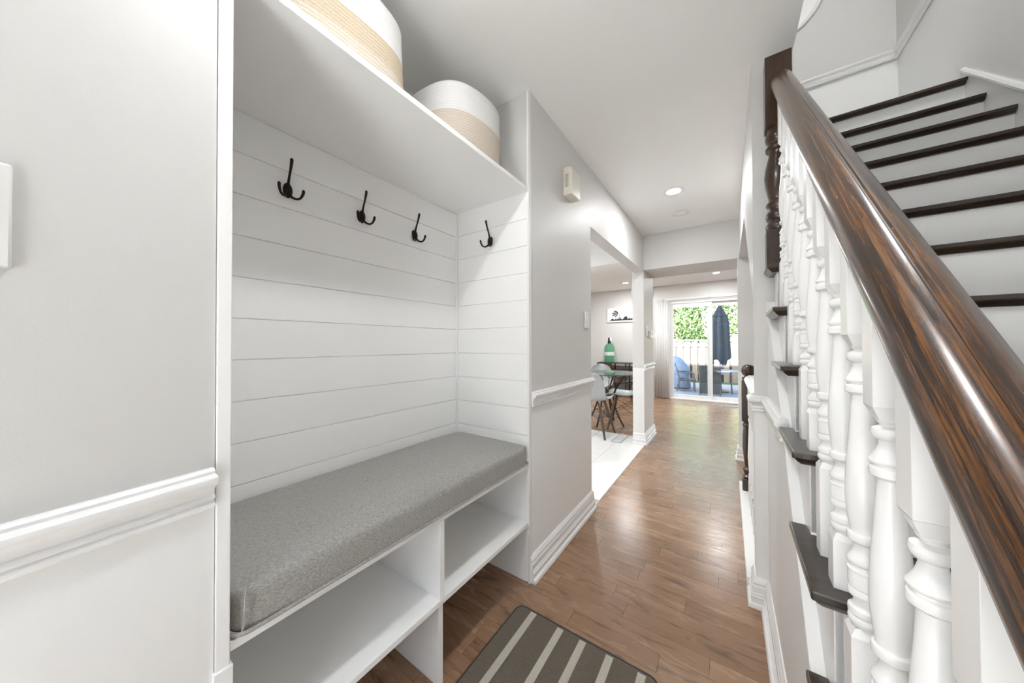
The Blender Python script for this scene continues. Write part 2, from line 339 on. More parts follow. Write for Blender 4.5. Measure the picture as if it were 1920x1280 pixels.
b = B(); b.box(-3.3, XD0-.25, YB-.02, YB, 0, .11); b.box(XD1+.05, 3.1, YB-.02, YB, 0, .11)
struct('baseboard_back', b, 'trim_white', bevel=.004)
# stair hall upstairs
XW = 1.10
b = B(); b.box(XW, XW+.12, -1.1, 3.9, 0, 5.2)
struct('wall_right_stair', b, 'wall_white', 'white wall on the far side of the stairs')
struct('wall_stair_landing', B().box(.0, XW+.1, 3.68, 3.80, CEIL+.1, 5.2), 'wall_white', 'white landing wall at the top of the stairs')
b = B(); b.box(.225, XW-.002, 3.664, 3.68, 3.41, 4.98); b.box(XW-.010, XW, 2.2, 3.664, 3.41, 4.98)
struct('trim_grey_dado', b, 'wall_grey', 'grey painted upper wall over the landing chair rail')
struct('wall_stair_left', B().box(.14, .237, -1.0, 3.7, CEIL+.24, 5.2), 'wall_grey')
struct('ceiling_roof_shade', B().box(-3.6, 3.4, -1.4, 7.75, 7.3, 7.5), 'asphalt')  # unseen roof added high up so the house shades the patio
struct('ceiling_upstairs', B().box(-3.4, 3.2, -1.2, 7.6, 5.2, 5.45), 'ceiling_paint')
b = B().mould(CHAIR_RAIL, (.2, 3.664, 3.352), (XW-.01, 3.664, 3.352), (0, -1, 0), 0, 0, -1); b.mould(CHAIR_RAIL, (XW-.01, 3.664, 3.352), (XW-.01, 2.2, 3.352), (-1, 0, 0), 0, 1, 0)
struct('trim_5', b, 'trim_white', 'white chair rail around the upper landing')
struct('floor_landing', B().box(.15, XW, 2.86, 3.7, 2.45, 2.60), 'wall_white')
# sloped soffit under the stairs, seen through the hall opening
struct('ceiling_stair_soffit', B().ext([(.235, 1.85, so(1.80)), (.235, 2.64, 2.01), (.235, 3.85, 2.01), (.235, 3.85, 2.06), (.235, 2.62, 2.06), (.235, 1.85, so(1.80)+.05)], (XW-.235, 0, 0)), 'wall_grey')

# ------------------------------------------------------------------ floor: planks across the hall, each one a board
fl = struct('floor', B().box(-3.35, 3.15, -1.0, 7.42, -.06, -.009), 'subfloor', 'brown hardwood strip floor of hall and rooms')
PW = .083; YR0 = 1.4475
seeded = {0: [-.443], 1: [-.164], 3: [-.367], 4: [-.046, -.62], 5: [-.32], 6: [-.146, -.71]}
def plank_box(bm, x0, x1, y0, y1):
    g = .00045
    v = [bm.verts.new((x, y, z)) for x in (x0+g, x1-g) for y in (y0+g, y1-g) for z in (-.010, 0)]
    return [bm.faces.new([v[i] for i in q]) for q in ((0, 1, 3, 2), (4, 6, 7, 5), (0, 4, 5, 1), (2, 3, 7, 6), (1, 5, 7, 3))]
def row_cuts(k, x0, x1, rnd):
    if k in seeded: cuts = sorted(seeded[k])
    else: cuts = [x0 + rnd.uniform(.1, .6)]
    c = list(cuts)
    while c[-1] < x1-.15: c.append(c[-1]+rnd.uniform(.3, .95))
    while c[0] > x0+.15: c.insert(0, c[0]-rnd.uniform(.3, .95))
    return [x0]+[q for q in c if x0+.03 < q < x1-.03]+[x1]
rnd = random.Random(11)
def tone_attr(me, vals):
    at = me.attributes.new('tone', 'FLOAT', 'FACE'); at.data.foreach_set('value', np.array(vals, dtype=np.float32))
far = bmesh.new(); ftone = []
for k in range(-21, 74):
    y0, y1 = YR0+k*PW, YR0+(k+1)*PW
    if y1 > 7.45: break
    if y0 < 1.31: x0, x1 = XB-.1, XR+.02
    elif y0 < 2.12: x0, x1 = XL-.03, .22
    elif y0 < 3.9: x0, x1 = -.787, .6
    else: x0, x1 = -3.3, 3.1
    if 3.9 <= y0 < 4.10: x0 = -.787
    cuts = row_cuts(k, x0, x1, rnd)
    for a_, c_ in zip(cuts, cuts[1:]):
        t = min(1, max(0, rnd.gauss(.5, .2)))
        if .2 < y0 < 3.3:
            bm = bmesh.new(); plank_box(bm, a_, c_, y0, y1); bmesh.ops.recalc_face_normals(bm, faces=bm.faces)
            me = bpy.data.meshes.new('floor_plank'); bm.to_mesh(me); bm.free(); me.materials.append(MATS['hardwood']); tone_attr(me, [t]*5)
            o = bpy.data.objects.new('floor_plank', me); COL.objects.link(o); o.parent = fl
        else:
            plank_box(far, a_, c_, y0, y1); ftone += [t]*5
bmesh.ops.recalc_face_normals(far, faces=far.faces)
me = bpy.data.meshes.new('far_planks'); far.to_mesh(me); far.free(); me.materials.append(MATS['hardwood']); tone_attr(me, ftone)
o = bpy.data.objects.new('far_planks', me); COL.objects.link(o); o.parent = fl; o['kind'] = 'stuff'
# kitchen tiles
kf = struct('floor_kitchen', B().box(-3.3, -.787, 1.42, 4.105, -.008, -.002), 'grout', 'white tiled kitchen floor')
xs = [-.7885-.3035*i for i in range(9)]
for i in range(8):
    ys = [2.28, 3.21, 4.105] if i % 2 else [2.28, 3.24, 4.105] if i else [2.28, 3.80, 4.105]
    ys = [1.42]+ys
    for ya, yb_ in zip(ys, ys[1:]):
        xa, xb_ = xs[i+1]+.0012, xs[i]-.0012
        if xb_ > XL-.105 and ya < 2.2: xb_ = XL-.106
        B().box(xa, xb_, ya+.0012, yb_-.0012, -.006, .002).build('floor_tile', 'tile_white', kf)

# ------------------------------------------------------------------ shiplap boards
wb = bpy.data.objects['wall_alcove_back']; PITCHS = .1323; Z1 = 1.765
side = tag(B().box(XB-.012, XL-.004, Y0-.004, Y0+.004, 0, 1.90).build('wall_alcove_right', 'panel_white'), 'alcove side wall clad in white shiplap', kind='structure')
zj = [.52]+[Z1-PITCHS*i for i in range(8, -1, -1)]+[1.899]
for za, zb_ in zip(zj, zj[1:]):
    B().box(XB-.012, XB, .196, Y0-.012, za+.0012, zb_-.0012).build('shiplap_board', 'panel_white', wb, .001, 1)
    B().box(XB+.012, XL-.001, Y0-.009, Y0, za+.0012, zb_-.0012).build('shiplap_board', 'panel_white', side, .001, 1)
B().box(XB-.002, XB+.011, Y0-.014, Y0-.0005, .52, 1.897).build('corner_trim', 'panel_white', side, .002)
struct('trim_corner_bead', B().box(XL-.006, XL+.004, Y0-.012, Y0+.012, 0, CEIL), 'trim_white')

# ------------------------------------------------------------------ built-in bench
bench = thing('built_in_bench', 'white built-in bench with open cubbies under a grey cushion', 'bench', (0, 0, 0))
B().box(-1.29, XL, .174, .196, 0, CEIL-.002).build('side_panel', 'trim_white', bench, .002)
B().box(-.83, XL+.004, .170, .200, 0, .535).build('side_panel_base', 'trim_white', bench, .002)
B().box(XB, XL-.006, .197, Y0-.001, .553, .571).build('bench_top', 'panel_white', bench, .0015)
B().box(XB+.01, XL-.004, .737, .757, .293, .553).build('divider', 'panel_white', bench, .0012)
B().box(XB+.01, XL-.012, .737, .757, 0, .275).build('divider', 'panel_white', bench, .0012)
B().box(XB, XL-.003, .197, 1.309, .275, .293).build('lower_shelf', 'panel_white', bench, .0012)
B().box(XB-.012, XB, .197, 1.309, 0, .553).build('back_panel', 'panel_white', bench)
B().box(XB, XL-.02, 1.304, Y0-.0002, .0, .553).build('end_panel', 'panel_white', bench)
tag(B().box(XB, XL, .197, Y0-.001, 1.897, 1.916).build('wall_shelf', 'trim_white', None, .0015), 'deep white shelf above the coat hooks', 'shelf')
# cushion: rounded, with piping
def cushion():
    b = B(); nx, ny, nz = 14, 30, 6; x0, x1, y0, y1, z0, z1 = XB+.004, XL+.004, .200, 1.307, .572, .668
    bm = b.bm; bmesh.ops.create_cube(bm, size=1)
    bmesh.ops.subdivide_edges(bm, edges=bm.edges[:], cuts=12, use_grid_fill=True)
    r = .026
    for v in bm.verts:
        p = Vector(((v.co.x+.5)*(x1-x0)+x0, (v.co.y+.5)*(y1-y0)+y0, (v.co.z+.5)*(z1-z0)+z0))
        q = Vector((min(max(p.x, x0+r), x1-r), min(max(p.y, y0+r), y1-r), min(max(p.z, z0+.010), z1-r)))
        d = p-q
        if d.length > 1e-6:
            rr = r if p.z > q.z-1e-6 else .012
            k = max(abs(d.x), abs(d.y))
            m = max(abs(d.x)/r, abs(d.y)/r, abs(d.z)/(r if d.z > 0 else .010))
            dn = Vector((d.x/r, d.y/r, d.z/(r if d.z > 0 else .010))); dn = dn.normalized()*m
            p = q+Vector((dn.x*r, dn.y*r, dn.z*(r if d.z > 0 else .010)))
        if p.z > z1-.03:
            ex = (p.x-x0)/(x1-x0); ey = (p.y-y0)/(y1-y0)
            p.z += .007*math.sin(math.pi*ex)**.6*math.sin(math.pi*ey)**.4 if 0 < ex < 1 and 0 < ey < 1 else 0
        v.co = p
    for f in bm.faces: f.smooth = True
    return b
cu = tag(cushion().build('bench_cushion', 'cushion_fabric'), 'long grey fabric seat cushion on the white bench', 'cushion')
sb = cu.modifiers.new('s', 'SUBSURF'); sb.levels = sb.render_levels = 1
def loop_pts(z, inset, r=.03, n=6):
    x0, x1, y0, y1 = XB+.004+inset, XL+.004-inset, .200+inset, 1.307-inset; pts = []
    for cx, cy, a0 in ((x1-r, y1-r, 0), (x0+r, y1-r, 90), (x0+r, y0+r, 180), (x1-r, y0+r, 270)):
        for i in range(n+1):
            t = math.radians(a0+90*i/n); pts.append((cx+r*math.cos(t), cy+r*math.sin(t), z))
    return pts
B().tube(loop_pts(.579, -.0005), .0042, 6, closed=True).build('piping', 'cushion_fabric', cu)
B().tube([(XL-.002, .214, .580), (XL+.003, .216, .60), (XL+.003, .217, .64), (XL-.006, .222, .662)], .0022, 6).build('seam', 'cushion_fabric', cu)

# ------------------------------------------------------------------ coat hooks
def spline(pts, vals, m=5):
    pts = [Vector(p) for p in pts]; n = len(pts); P_, V_ = [], []
    for i in range(n-1):
        p0, p1, p2, p3 = pts[max(i-1, 0)], pts[i], pts[i+1], pts[min(i+2, n-1)]
        for k in range(m + (i == n-2)):
            t = k/m; P_.append(.5*((2*p1)+(p2-p0)*t+(2*p0-5*p1+4*p2-p3)*t*t+(3*p1-p0-3*p2+p3)*t**3)); V_.append(vals[i]*(1-t)+vals[i+1]*t)
    d = (P_[-1]-P_[-2]).normalized(); rt = V_[-1]
    for q in (.5, .85, 1.0): P_.append(P_[-1-(0)]+d*rt*.35); V_.append(rt*math.sqrt(max(0.02, 1-q*q)))
    return P_, V_
def hook(label, loc, rz):
    t = thing('coat_hook', label, 'hook', loc, rz, 'bronze coat hooks on the shiplap')
    # local frame: +x out of the wall, y along the wall
    b = B(); prof = [(.0, 0), (.018, 0), (.020, .003), (.0195, .007), (.0165, .011), (.011, .0145), (.005, .016), (.0005, .0165)]
    b.lathe(prof, seg=20, sx=.75, sy=1.35)
    o = b.build('back_plate', 'bronze', t); o.rotation_euler = (math.pi/2, 0, math.pi/2); o.location = (0, 0, 0)
    up = [(.008, 0, .010), (.011, 0, .026), (.018, 0, .045), (.027, 0, .064), (.035, 0, .085), (.038, 0, .098)]
    B().tube(*spline(up, [.006, .0044, .0038, .0040, .0050, .0054]), 10).build('upper_prong', 'bronze', t)
    for s_ in (1, -1):
        lo = [(.009, 0, -.010), (.016, s_*.010, -.024), (.024, s_*.022, -.028), (.031, s_*.031, -.022), (.036, s_*.036, -.008), (.038, s_*.037, .002)]
        B().tube(*spline(lo, [.0055, .0044, .0038, .0040, .0048, .0052]), 10).build('lower_prong', 'bronze', t)
    return t
hook('three-prong bronze coat hook nearest the camera on the shiplap', (XB, .462, 1.695), 0)
hook('three-prong bronze coat hook in the middle of the shiplap back wall', (XB, .735, 1.693), 0)
hook('three-prong bronze coat hook nearest the alcove corner on the back wall', (XB, 1.008, 1.691), 0)
hook('three-prong bronze coat hook alone on the alcove side wall', (-1.030, Y0-.0095, 1.692), -math.pi/2)

# ------------------------------------------------------------------ rope baskets on the shelf
def basket(label, c, rx, ry, h, band, n, slump):
    t = thing('rope_basket', label, 'basket', c, 0, 'two-tone rope baskets on the shelf')
    seg = 48
    def prof(z0, z1, m):
        out = []
        for i in range(m+1):
            z = z0+(z1-z0)*i/m; q = z/h; out.append((.93+.07*min(1, q*8)**.5 + .015*math.sin(q*5) - (.06 if q > .97 else 0), z))
        return out
    def slumpv(b):
        for v in b.bm.verts:
            q = max(0, v.co.z/h); ang = math.atan2(v.co.y, v.co.x)
            v.co.z += slump*q*q*math.cos(ang-2.4)+slump*.35*q*q*math.cos(2*ang); v.co.x *= 1+.02*q*math.sin(3*ang); v.co.y *= 1+.02*q*math.sin(2*ang+1)
        return b
    k = band*h; lo = k*.62 if rx > .2 or ry > .2 else 0
    if lo:
        o = slumpv(B().lathe(prof(.0, lo, 5), seg=seg, sx=rx, sy=ry, n=n)).build('lower_weave', 'rope_mottled', t)
        o = slumpv(B().lathe(prof(lo, k, 4), seg=seg, sx=rx, sy=ry, n=n, caps=False)).build('jute_band', 'rope_jute', t)
    else:
        o = slumpv(B().lathe(prof(0, k, 6), seg=seg, sx=rx, sy=ry, n=n)).build('jute_base', 'rope_mottled', t)
    b = slumpv(B().lathe(prof(k, h, 8)+[(.90, h+.002), (.87, h-.004), (.86, h*.6), (.85, h*.1)], seg=seg, sx=rx, sy=ry, n=n, caps=False)); b.build('white_wall', 'rope_white', t)
    return t
bk = basket('large white and jute rope basket cut off by the picture top', (-1.07, .49, 1.9165), .185, .225, .325, .60, 3.2, .01)
bk2 = basket('smaller round white rope basket with jute base near the hall', (-1.02, 1.025, 1.9165), .187, .195, .298, .54, 2.6, .016)
B().tube([(.09, .155, .27), (.10, .165, .292), (.103, .168, .312)], [.006, .008, .006], 8).build('handle_tab', 'black_metal', bk2)

# ------------------------------------------------------------------ wall plates and siren box
def plate(name, label, cat, loc, out, w, h, d=.006, toggle=True):
    t = thing(name, label, cat, loc, math.atan2(out[1], out[0]))
    p_ = B().box(0, d, -w/2, w/2, -h/2, h/2).build('plate', 'plastic_white', t, .003)
    if toggle: B().box(d, d+.004, -w*.22, w*.22, -h*.29, h*.29).build('rocker', 'plastic_white', p_, .001)
    return t
pl = LW1+(LW0-LW1)*((-.066+.98)/(.178+.98))
plate('light_switch', 'white switch plate at the left edge of the picture', 'light switch', (pl.x, pl.y, 1.318), (lw_n.x, lw_n.y), .075, .136, .006)
plate('light_switch', 'white switch plate beside the kitchen opening', 'light switch', (XL, 2.055, 1.316), (1, 0), .072, .112, .010)
plate('light_switch', 'narrow white switch plate left of the thermostat', 'light switch', (XL, 3.975, 1.305), (1, 0), .07, .115, .006)
t = thing('thermostat', 'small white box thermostat on the short hall wall', 'thermostat', (XL, 4.16, 1.268)); B().box(0, .03, -.05, .05, -.045, .045).build('case', 'plastic_white', t, .004); B().box(.03, .032, -.03, .03, -.005, .028).build('display', 'shell_grey', t)
plate('light_switch', 'white switch plate on the far wall by the curtain', 'light switch', (-1.288, YB, 1.335), (0, -1), .085, .115, .006)
t = thing('siren_box', 'ivory ventilated alarm box high on the hall wall', 'alarm box', (XL, 1.762, 2.03))
B().ext([(0, -.062, 0), (.052, -.062, .0), (.056, -.062, .012), (.056, -.062, .150), (.040, -.062, .165), (0, -.062, .165)], (0, .125, 0)).build('case', 'plastic_ivory', t, .004)
gq = B().box(.012, .034, -.0626, -.0612, .048, .122).build('grille', 'grille_dark', t)
for i in range(10): B().box(.012, .034, -.0638, -.0622, .051+i*.007, .0545+i*.007).build('slat', 'plastic_ivory', gq)

# ------------------------------------------------------------------ ceiling lamps and speaker
def can(label, x, y, z=CEIL, w=None, r=.052):
    t = thing('recessed_light', label, 'ceiling light', (x, y, z), 0, 'recessed ceiling lights')
    B().lathe([(r, -.001), (r*1.45, -.001), (r*1.5, -.004), (r*1.42, -.007), (r*1.02, -.005), (r, -.001)], seg=28, caps=False).build('trim_ring', 'trim_white', t)
    B().lathe([(r*1.01, -.0035), (.001, -.0045)], seg=28, caps=False).build('lens', 'lamp_lens', t)
    ld = bpy.data.lights.new('can_light', 'AREA'); ld.shape = 'DISK'; ld.size = r*2; ld.energy = w or CAN_W; ld.color = CAN_COL
    lo = bpy.data.objects.new('can_light', ld); COL.objects.link(lo); lo.parent = t; lo.location = (0, 0, -.012)
    return t
can('bright recessed light in the middle of the hall ceiling', -.357, 2.856, w=2.3)
can('recessed light near the entry end of the hall', -.36, .42, w=2.15)
can('recessed light in the room before the patio door', -.159, 6.562)
can('recessed light over the dining end by the far wall', -1.708, 6.576)
can('added unseen recessed light over the kitchen near the hall', -1.7, 2.35); can('added unseen recessed light over the kitchen far end', -2.5, 3.4)  # kitchen lamps out of view, added to brighten it
can('added unseen recessed light over the dining table side', -2.2, 5.2); can('added unseen recessed light over the living room right side', 1.4, 5.6)  # lamps added out of view to light the far rooms
t = thing('ceiling_speaker', 'flush round ceiling speaker beyond the hall light', 'speaker', (-.361, 3.37, CEIL))
B().lathe([(.055, -.002), (.070, -.003), (.074, -.006), (.066, -.009), (.056, -.008)], seg=28, caps=False).build('rim', 'trim_white', t); B().lathe([(.058, -.003), (.001, -.0035)], seg=28, caps=False).build('grille', 'ceiling_paint', t)
t = thing('stair_fill_light', 'round flush fill light added over the stairwell upstairs', 'ceiling light', (.66, 1.7, 5.2))  # unseen lamp added to brighten the stairs
B().lathe([(.17, 0), (.17, -.03), (.16, -.035)], seg=28, caps=False).build('rim', 'trim_white', t); B().lathe([(.16, -.034), (.12, -.08), (.001, -.1)], seg=28, caps=False).build('lens', 'lamp_lens', t)
ld = bpy.data.lights.new('stair_fill_bulb', 'AREA'); ld.shape = 'DISK'; ld.size = .34; ld.energy = 4.2; ld.color = CAN_COL; lo = bpy.data.objects.new('stair_fill_bulb', ld); COL.objects.link(lo); lo.parent = t; lo.location = (0, 0, -.12)

# ------------------------------------------------------------------ staircase (local frame: x=0 outer tread ends, y up the flight)
ST = (.1086, 0, 0); SR = -math.radians(.78); RUN, RISE = .2113, .19
stair = thing('staircase', 'dark treads and white risers climbing away on the right', 'staircase', ST, SR)
def nose(j): return .557+RUN*j, .518+RISE*j
XIN = .962
for j in range(-2, 12):
    y, z = nose(j)
    if j == 11: y = 2.825
    x0 = 0 if j <= 5 else .135
    b = B(); L = .277 if j <= 5 else .235
    if j == 11: b.box(x0, .96, y, y+.12, z-.016, z)
    else: b.ext([(x0, y, z-.016), (XIN-.02, y, z-.016), (XIN-.02, y+.232, z-.016), (x0+.033, y+.232, z-.016), (x0+.033, y+L, z-.016), (x0, y+L, z-.016)], (0, 0, .016))
    o = b.build('tread', 'tread_wood', stair, .003, 2)
    b = B()
    q = [(y+.004, z-.0155), (y+.036, z-.0155), (y+.036, z-.031), (y+.018, z-.031), (y+.010, z-.0235)]; xe = XIN-.02
    v0 = [b.bm.verts.new((x0+(py-y), py, pz)) for py, pz in q]; v1 = [b.bm.verts.new((xe, py, pz)) for py, pz in q]     # mitred at the outer end
    b.face(v0); b.face(v1[::-1])
    for k_ in range(5): b.face([v0[k_], v0[(k_+1) % 5], v1[(k_+1) % 5], v1[k_]])
    if x0 == 0:
        q = [(.004, z-.0155), (.036, z-.0155), (.036, z-.031), (.018, z-.031), (.010, z-.0235)]
        v0 = [b.bm.verts.new((px, y+px, pz)) for px, pz in q]; v1 = [b.bm.verts.new((px, y+L-.01-px*.5, pz)) for px, pz in q]
        b.face(v0[::-1]); b.face(v1)
        for k_ in range(5): b.face([v0[k_], v1[k_], v1[(k_+1) % 5], v0[(k_+1) % 5]])
    b.build('cove_moulding', 'tread_wood', stair)
    zb_ = max(z-RISE, 0)
    B().box(x0+.036, .985, y+.030, y+.045, zb_, z-.018).build('riser', 'panel_white', stair)
# outer stringer: sawtooth
pts = []
for j in range(-2, 6):
    y, z = nose(j); pts += [(.034, y+.03, max(z-RISE, 0)), (.034, y+.03, z-.024)]
pts += [(.034, YJ-.01, nose(5)[1]-.024), (.034, YJ-.01, slope_bead(YJ)-.05), (.034, .36, 0)]
B().ext(pts, (.012, 0, 0)).build('stringer', 'trim_white', stair)
# bead along the stringer's lower edge
ya, yb_ = .40, 1.745
d = Vector((0, yb_-ya, slope_bead(yb_)-slope_bead(ya))); n_ = Vector((0, -d.z, d.y)).normalized(); p0 = Vector((.0, ya, slope_bead(ya)))
B().ext([p0+Vector((x, 0, 0))+n_*q for x, q in ((.036, -.010), (.017, -.008), (.011, -.002), (.012, .004), (.018, .008), (.027, .010), (.036, .014))], d).build('stringer_bead', 'trim_white', stair)
# wall-side skirt board
d = Vector((0, 2.9-.1, (2.9-.1)*RISE/RUN)); p0 = Vector((.948, .1, .0155+.09+.045)); n_ = Vector((0, -d.z, d.y)).normalized()
B().ext([p0+Vector((x, 0, 0))+n_*q for x, q in ((.025, -.16), (-.004, -.16), (-.004, .006), (-.010, .012), (-.010, .022), (-.004, .030), (.025, .034))], d).build('skirt_board', 'trim_white', stair)

# ------------------------------------------------------------------ stair railing
rail = thing('stair_railing', 'varnished brown handrail on white turned balusters along the stairs', 'railing', ST, SR)
RX = .0535
def rail_bottom(y): return .667+.915*y
RPROF = [(-.021, 0), (-.022, .007), (-.0285, .0105), (-.033, .017), (-.0345, .025), (-.0335, .034), (-.0295, .0425), (-.0230, .0505), (-.0150, .0570), (-.0080, .0600), (-.0030, .0605), (-.0008, .0585)]
RPROF = RPROF + [(-a_, b_) for a_, b_ in RPROF[::-1]]
ya, yb_ = .02, 1.668
dv = Vector((0, yb_-ya, rail_bottom(yb_)-rail_bottom(ya))); Lr = dv.length; ang = math.atan2(dv.z, dv.y)
b = B()
b.ext([Vector((0, a_, c_)) for a_, c_ in RPROF], (Lr, 0, 0), 0, True)
hr = b.build('handrail', 'rail_wood', rail)
hr.rotation_euler = (0, 0, 0)
dn = dv.normalized(); left = Vector((-1, 0, 0)); upv = dn.cross(left); upv = -upv if upv.z < 0 else upv
Mx = Matrix(((dn.x, left.x, upv.x, RX), (dn.y, left.y, upv.y, ya), (dn.z, left.z, upv.z, rail_bottom(ya)), (0, 0, 0, 1))); hr.matrix_basis = Mx
# baluster meshes: origin at the block top height on the rake
def baluster_mesh(block):
    b = B(); w = .0188
    b.box(-w, w, -w, w, -block, -.006); 
    v0 = [b.bm.verts.new((sx*w, sy*w, -.006)) for sx, sy in ((-1, -1), (1, -1), (1, 1), (-1, 1))]; v1 = [b.bm.verts.new((sx*.013, sy*.013, .006)) for sx, sy in ((-1, -1), (1, -1), (1, 1), (-1, 1))]
    for i in range(4): b.face([v0[i], v0[(i+1) % 4], v1[(i+1) % 4], v1[i]])
    P = [(.0135, 0), (.0165, .010), (.0182, .012), (.0187, .016), (.0182, .020), (.0165, .022), (.0165, .0228), (.0184, .0248), (.0190, .0295), (.0182, .034), (.0155, .036), (.0128, .040), (.0122, .046), (.0135, .0505),
         (.0172, .0515), (.0188, .054), (.0190, .058), (.0180, .062), (.0163, .063), (.0163, .0648), (.0178, .066), (.0183, .078), (.0180, .090), (.0188, .0905), (.0188, .0935), (.0163, .0945), (.0160, .100),
         (.0185, .1025), (.0192, .105), (.0192, .108), (.0172, .112), (.0138, .119), (.0118, .127), (.0116, .132), (.0155, .136), (.0183, .138), (.0192, .1435), (.0183, .149), (.0153, .151),
         (.0150, .153), (.0168, .165), (.0188, .182), (.0200, .203), (.0198, .228), (.0182, .262), (.0155, .300), (.0130, .335), (.0120, .358), (.0122, .364), (.0155, .3665), (.0183, .3685), (.0190, .3735), (.0183, .3785), (.0160, .3805),
         (.0158, .3835), (.0185, .3855), (.0190, .388), (.0165, .392), (.0125, .400), (.0100, .410), (.0100, .414), (.0135, .4165), (.0158, .419), (.0165, .4245), (.0155, .4295), (.0120, .4315), (.0088, .433), (.0088, .435),
         (.0105, .4365), (.0118, .4395), (.0105, .4425), (.0085, .444), (.0085, .450)]
    b.lathe(P, seg=24, caps=False)
    v0 = [b.bm.verts.new((sx*.011, sy*.011, .440)) for sx, sy in ((-1, -1), (1, -1), (1, 1), (-1, 1))]; v1 = [b.bm.verts.new((sx*w, sy*w, .458)) for sx, sy in ((-1, -1), (1, -1), (1, 1), (-1, 1))]
    for i in range(4): b.face([v0[i], v0[(i+1) % 4], v1[(i+1) % 4], v1[i]])
    b.face(v0[::-1])
    b.box(-w, w, -w, w, .458, .632)
    return b
protos = []
for k, blk in enumerate((.093, .188)):
    protos.append(None)
for j in range(-1, 5):
    y, z = nose(j)
    for k in range(2):
        yc = y+.053+k*RUN/2; zt = z+.093+k*RISE/2
        if protos[k] is None:
            o = baluster_mesh((.093, .188)[k]).build('baluster', 'trim_white', rail, .0012, 1); o.location = (RX, yc, zt); protos[k] = o
        else: dup(protos[k], rail, (RX, yc, zt))
# dark newel under the ceiling
nb = B(); w = .043; z0 = nose(5)[1]-.002
nb.box(-w, w, -w, w, 0, .155); nb.lathe([(.036, .155), (.042, .165), (.043, .178), (.036, .190), (.033, .196), (.039, .202), (.043, .214), (.042, .228), (.036, .236), (.033, .245), (.036, .255), (.041, .262), (.041, .272), (.034, .280),
    (.031, .290), (.036, .310), (.043, .345), (.046, .380), (.043, .415), (.036, .450), (.030, .475), (.031, .486), (.040, .494), (.042, .506), (.034, .516), (.032, .524), (.040, .534), (.043, .548), (.041, .560), (.036, .575), (.034, .60)], seg=24)
nb.box(-w, w, -w, w, .590, .876)
o = nb.build('newel_post', 'newel_wood', rail, .002, 1); o.location = (RX-.007, 1.712, z0)

# ------------------------------------------------------------------ level guard beside the basement stairs
guard = thing('guard_railing', 'white level guard rail ending at a dark ball-top newel', 'railing', (.155, 0, 0))
B().box(-.09, .05, 1.852, 3.12, 0, .055).build('curb', 'trim_white', guard, .003)
B().ext([(-.055, 1.85, .868), (-.06, 1.85, .885), (-.050, 1.85, .905), (-.03, 1.85, .918), (.0, 1.85, .918), (.0, 1.85, .868)], (0, 1.06, 0)).build('top_rail', 'trim_white', guard, .004)
g0 = None
for i in range(8):
    y = 1.93+i*.118
    if g0 is None:
        bb = B(); bb.box(-.016, .016, -.016, .016, .055, .22); bb.lathe([(.012, .22), (.017, .235), (.012, .25), (.016, .30), (.019, .36), (.016, .46), (.011, .60), (.016, .62), (.011, .635), (.013, .66)], seg=12); bb.box(-.016, .016, -.016, .016, .65, .87)
        g0 = bb.build('baluster', 'trim_white', guard, .001, 1); g0.location = (-.028, y, 0)
    else: dup(g0, guard, (-.028, y, 0))
bb = B(); w = .043
bb.box(-w, w, -w, w, .055, .175); bb.lathe([(.030, .175), (.040, .19), (.028, .205), (.036, .225), (.040, .24), (.026, .26), (.033, .32), (.040, .40), (.038, .50), (.034, .555), (.040, .575), (.032, .59), (.036, .605)], seg=20); bb.box(-w, w, -w, w, .605, .895)
bb.lathe([(.043, .895), (.044, .905), (.036, .915), (.042, .922), (.040, .932), (.026, .938), (.024, .946)], seg=20)
bb.lathe([(.020, .940), (.034, .951), (.042, .966), (.045, .983), (.043, 1.0), (.036, 1.015), (.022, 1.026), (.001, 1.030)], seg=20)
o = bb.build('newel_post', 'newel_wood', guard, .002, 1); o.location = (-.030, 2.965, -.035); o['label'] = 'dark stained newel with ball top'

# ------------------------------------------------------------------ landing disc
t = thing('round_wall_frame', 'white round frame on the upper landing wall', 'wall frame', (.37, 3.664, 4.171)); 
o = B().lathe([(.001, .0), (.30, .0), (.322, .002), (.330, .012), (.322, .022), (.305, .020), (.298, .012), (.001, .012)], seg=48, caps=False).build('frame', 'trim_white', t); o.rotation_euler = (math.pi/2, 0, 0)

# ------------------------------------------------------------------ rug
rug = thing('door_mat', 'taupe floor mat with cream stripes on the hardwood', 'rug', (0, 0, 0))
def rr(x0, x1, y0, y1, r, z, n=8):
    pts = []
    for cx, cy, a0 in ((x1-r, y1-r, 0), (x0+r, y1-r, 90), (x0+r, y0+r, 180), (x1-r, y0+r, 270)):
        for i in range(n+1):
            t = math.radians(a0+90*i/n); pts.append((cx+r*math.cos(t), cy+r*math.sin(t), z))
    return pts
RX0, RX1, RY0, RY1 = -.768, -.196, .25, 1.172
B().ext(rr(RX0, RX1, RY0, RY1, .035, .0005), (0, 0, .0075)).build('pile', 'rug_pile', rug, .002)
B().tube(rr(RX0+.003, RX1-.003, RY0+.003, RY1-.003, .034, .0055), .0045, 6, closed=True).build('bound_edge', 'rug_edge', rug)
for x in (-.688, -.562, -.468, -.365, -.254):
    B().box(x-.0135, x+.0135, .28, 1.158 if x > -.6 else 1.162, .0075, .0105).build('cream_stripe', 'rug_cream', rug, .001, 1)

